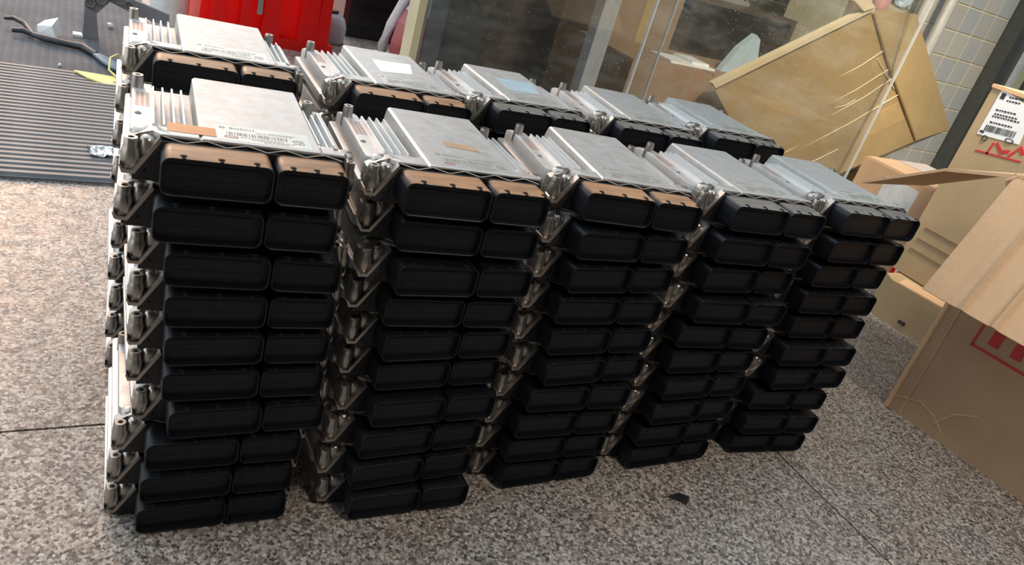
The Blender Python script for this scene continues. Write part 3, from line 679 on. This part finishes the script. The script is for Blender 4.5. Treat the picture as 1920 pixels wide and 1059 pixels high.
# ------------------------------------------------------------------ cartons on the right
# A: tall carton with shipping label, standing on C
ca = thing('labelled_carton', 'tall tan carton with white shipping label and red print', 'carton', (2.08, 0, 0))
ob('carton_body', boxmesh('carton_body', (0, .06, .1235), (.5, .530, .690), 'card_yel', .012), ca)
ob('lid_edge', boxmesh('lid_edge', (-.004, .06, .684), (.5, .532, .694), 'card_in', .003), ca)
for z, y0, y1 in ((.272, .07, .50), (.235, .07, .505), (.20, .07, .51)):
    ob('crease', boxmesh('crease', (-.003, y0, z), (.002, y1, z + .004), 'card_dk', .001), ca)
lab = ob('shipping_label', (lambda b: (prism(b, [(.503, .69), (.504, .561), (.388, .575), (.40, .665)], -.0015, .001, 'x'), mesh('shipping_label', b, 'paper'))[1])(bmesh.new()), ca)
lab['label'] = 'white shipping label with printed lines and bar code'
bm = bmesh.new(); rnd = random.Random(5)
def lb(y0, y1, z0, z1): box(bm, (-.0022, y0, z0), (-.0014, y1, z1))
y = .492
while y > .41:
    wd = rnd.choice((.0012, .002, .003)); lb(y - wd, y, .574 + (.5 - y) * .12, .591 + (.5 - y) * .12); y -= wd + rnd.choice((.0012, .002))
lb(.485, .497, .664, .680); lb(.488, .5, .568, .574)
for z, ya, yb in ((.598, .488, .43), (.614, .49, .42), (.621, .488, .43), (.632, .49, .44), (.66, .476, .44), (.67, .474, .43)):
    y = ya
    while y > yb:
        wd = rnd.uniform(.003, .008); lb(y - wd, y, z + (.5 - y) * .12, z + .004 + (.5 - y) * .12); y -= wd + .0022
ob('label_print', mesh('label_print', bm, 'black_ink'), lab)['kind'] = 'stuff'
bm = bmesh.new()
for cy, cz, ry, rz_ in ((.415, .575, .012, .006), (.478, .558, .008, .008)):
    for k in range(14):
        a, b = 2 * math.pi * k / 14, 2 * math.pi * (k + 1) / 14
        prism(bm, [(cy + q * ry * math.cos(t), cz + q * rz_ * math.sin(t)) for q, t in ((1, a), (1, b), (.75, b), (.75, a))], -.0026, -.0014, 'x')
ob('pen_scribble', mesh('pen_scribble', bm, 'black_ink'), lab)['kind'] = 'stuff'
bm = bmesh.new()
for pl in ([(.484, .518), (.36, .535), (.36, .540), (.484, .523)], [(.455, .522), (.452, .556), (.446, .556), (.449, .522)], [(.445, .555), (.42, .535), (.40, .545), (.40, .555), (.42, .547), (.44, .562)], [(.40, .540), (.38, .575), (.36, .560), (.37, .552), (.38, .562), (.394, .536)]):
    prism(bm, pl, -.0012, .001, 'x')
ob('red_print', mesh('red_print', bm, 'red_print'), ca)
# C: low carton on the floor
cc = thing('low_yellow_carton', 'low yellowish carton on the granite behind the open carton', 'carton', (1.985, 0, 0))
bm = bmesh.new(); prism(bm, [(0, .455), (.04, .18), (.62, .18), (.62, .50), (.03, .50)], 0, .12, 'z'); ob('carton_body', mesh('carton_body', bm, 'card_yel', 40, .008), cc)
bm = bmesh.new(); prism(bm, [(.004, .44), (.07, .46), (.09, .2), (.044, .19)], .1195, .1225, 'z'); ob('top_flap', mesh('top_flap', bm, 'card_in'), cc)
m_ = textmesh('printed_mark', 'C', .03, 'black_ink'); o = ob('printed_mark', m_, cc, (.019, .345, .06), (math.radians(90), 0, math.radians(-81.7)))
ob('printed_smudge', boxmesh('printed_smudge', (.008, .365, .02), (.016, .385, .03), 'black_ink'), cc)
# G: carton with greyish label between flap and tilted carton, red board and rod
cg = thing('grey_label_carton', 'brown carton with grey label showing under the open flap', 'carton', (2.30, .58, 0))
ob('carton_body', boxmesh('carton_body', (0, 0, 0), (.35, .36, .335), 'card', .006), cg)
ob('lid_flap', boxmesh('lid_flap', (.005, .005, .335), (.17, .355, .34), 'card'), cg); ob('lid_flap', boxmesh('lid_flap', (.18, .005, .335), (.345, .355, .34), 'card'), cg)
ob('grey_label', boxmesh('grey_label', (-.0015, .12, .20), (.001, .25, .31), 'greyshell'), cg)['label'] = 'greyish paper label'
cg.children[-1].data.materials[0] = plain('grey_paper', (.40, .34, .31), .6)
rf = thing('red_board', 'red board edge peeking out under the open flap', 'board', (2.17, .575, 0))
bm = bmesh.new(); prism(bm, [(0, 0), (0, .375), (-.03, .37), (-.045, 0)], 0, .02, 'x')
for v in bm.verts: v.co.x += .0
ob('board', mesh('board', bm, 'red'), rf)
ob('board_edge', boxmesh('board_edge', (-.003, .0, 0), (.024, .006, .37), 'red', .001), rf)
wr = thing('white_rod', 'short white rod sticking up beside the red board', 'rod', (2.145, .545, 0))
bm = bmesh.new(); tube(bm, [(0, .0, 0), (0, .008, .405)], .006, 8); ob('rod', mesh('rod', bm, 'whiteplastic', 60), wr)
bm = bmesh.new(); tube(bm, [(0, .008, .403), (0, .0083, .415)], .008, 8); ob('rod_tip', mesh('rod_tip', bm, 'steel', 60), wr)

# B: open carton in front on the right
cbx = thing('open_carton', 'open brown carton with folded flaps and red printed mark, nearest on the right', 'carton', (1.56, .083, 0), .13)
# local: face plane x=0 facing -x, y from 0 down to -.75
def L(x, y): c, s = math.cos(.13), math.sin(.13); X, Y = x - 1.56, y - .083; return (c * X + s * Y, -s * X + c * Y)
hB = .565
ob('front_wall', boxmesh('front_wall', (0, -.75, 0), (.006, 0, hB), 'card', .001), cbx)
ob('back_wall', boxmesh('back_wall', (.394, -.75, 0), (.40, 0, hB), 'card', .001), cbx)
ob('side_wall', boxmesh('side_wall', (.006, -.006, 0), (.394, 0, hB), 'card', .001), cbx)
ob('side_wall', boxmesh('side_wall', (.006, -.75, 0), (.394, -.744, hB), 'card', .001), cbx)
ob('floor_panel', boxmesh('floor_panel', (.006, -.744, 0), (.394, -.006, .006), 'card'), cbx)
bm = bmesh.new(); tube(bm, [(.002, -.002, .0), (.002, -.002, hB)], .007, 10); ob('corner_edge', mesh('corner_edge', bm, 'card_in', 60), cbx)
# front flap hanging outwards, with score ridges
def flap(name, prof_o, yspan, ridges, th=.006):
    n = 160; bm = bmesh.new(); (fx, fz), (lx, lz) = prof_o
    nx, nz = -(lz - fz), (lx - fx); l = math.hypot(nx, nz); nx, nz = nx / l, nz / l
    if nx > 0: nx, nz = -nx, -nz
    A = []
    for i in range(n + 1):
        y = yspan[0] + (yspan[1] - yspan[0]) * i / n
        dd = sum(a * math.exp(-((y - c) / w_) ** 2) for c, a, w_ in ridges)
        row = []
        for t in (0, .5, 1):
            px, pz = fx + (lx - fx) * t, fz + (lz - fz) * t
            row += [bm.verts.new((px + nx * dd, y, pz + nz * dd)), bm.verts.new((px + nx * (dd - th), y, pz + nz * (dd - th)))]
        A.append(row)
    for a, b in zip(A, A[1:]):
        for (i, j) in ((0, 2), (2, 4), (3, 1), (5, 3)): bm.faces.new((a[i], a[j], b[j], b[i]))
        for (i, j) in ((1, 0), (4, 5)): bm.faces.new((a[i], a[j], b[j], b[i]))
    for r in (A[0], A[-1]): bm.faces.new((r[0], r[2], r[3], r[1])); bm.faces.new((r[2], r[4], r[5], r[3]))
    return ob(name, mesh(name, bm, 'card_in', 50), cbx)
flap('front_flap', ((-.003, hB + .002), (-.125, .315)), (-.75, .015), [(-.07, .010, .007), (-.135, .012, .007), (-.205, .010, .008), (-.30, .012, .008), (-.03, -.004, .012)])
# side flap folded outwards towards the back
bm = bmesh.new(); F0, F1, T0, T1 = (0, .0, hB + .004), (.385, .0, hB + .004), (.04, .318, hB - .150), (.36, .318, hB - .150)
hexa(bm, [F0, F1, (.375, .15, hB - .045), (.015, .15, hB - .045)] + [(x, y, z + .007) for x, y, z in (F0, F1, (.375, .15, hB - .045), (.015, .15, hB - .045))])
hexa(bm, [(.015, .15, hB - .045), (.375, .15, hB - .045), T1, T0] + [(x, y, z + .007) for x, y, z in ((.015, .15, hB - .045), (.375, .15, hB - .045), T1, T0)])
ob('side_flap', mesh('side_flap', bm, 'card_in'), cbx)
bm = bmesh.new()
for k in range(9):
    a = (.01 * math.sin(k * 2.1), -.01 + .0 * k, hB - .012 * k)
tube(bm, [(.0, .012, hB + .006), (-.006, .02, hB - .01), (.004, .012, hB - .03), (-.004, .008, hB - .05)], .006, 6); ob('torn_edge', mesh('torn_edge', bm, 'card_in', 60), cbx)
# printed mark: red frame with two bars
bm = bmesh.new()
def rp(y0, y1, z0, z1): box(bm, (-.0012, y0, z0), (.001, y1, z1))
rp(-.086, -.081, .225, .36); rp(-.202, -.197, .225, .36); rp(-.202, -.081, .225, .231); rp(-.202, -.081, .354, .36)
rp(-.130, -.108, .245, .34); rp(-.176, -.154, .245, .34)
ob('red_mark', mesh('red_mark', bm, 'red_print'), cbx)['label'] = 'red printed frame with two upright bars'
bm = bmesh.new()
for p in ([(.0, -.01, .035), (-.001, -.06, .055), (-.001, -.10, .045), (-.001, -.13, .02)], [(-.001, -.105, .03), (-.001, -.13, .075), (-.001, -.17, .10)], [(-.001, -.035, .0), (-.001, -.03, .25), (-.001, -.025, .5)]):
    tube(bm, p, .0014, 5)
ob('crease', mesh('crease', bm, 'card_in'), cbx)
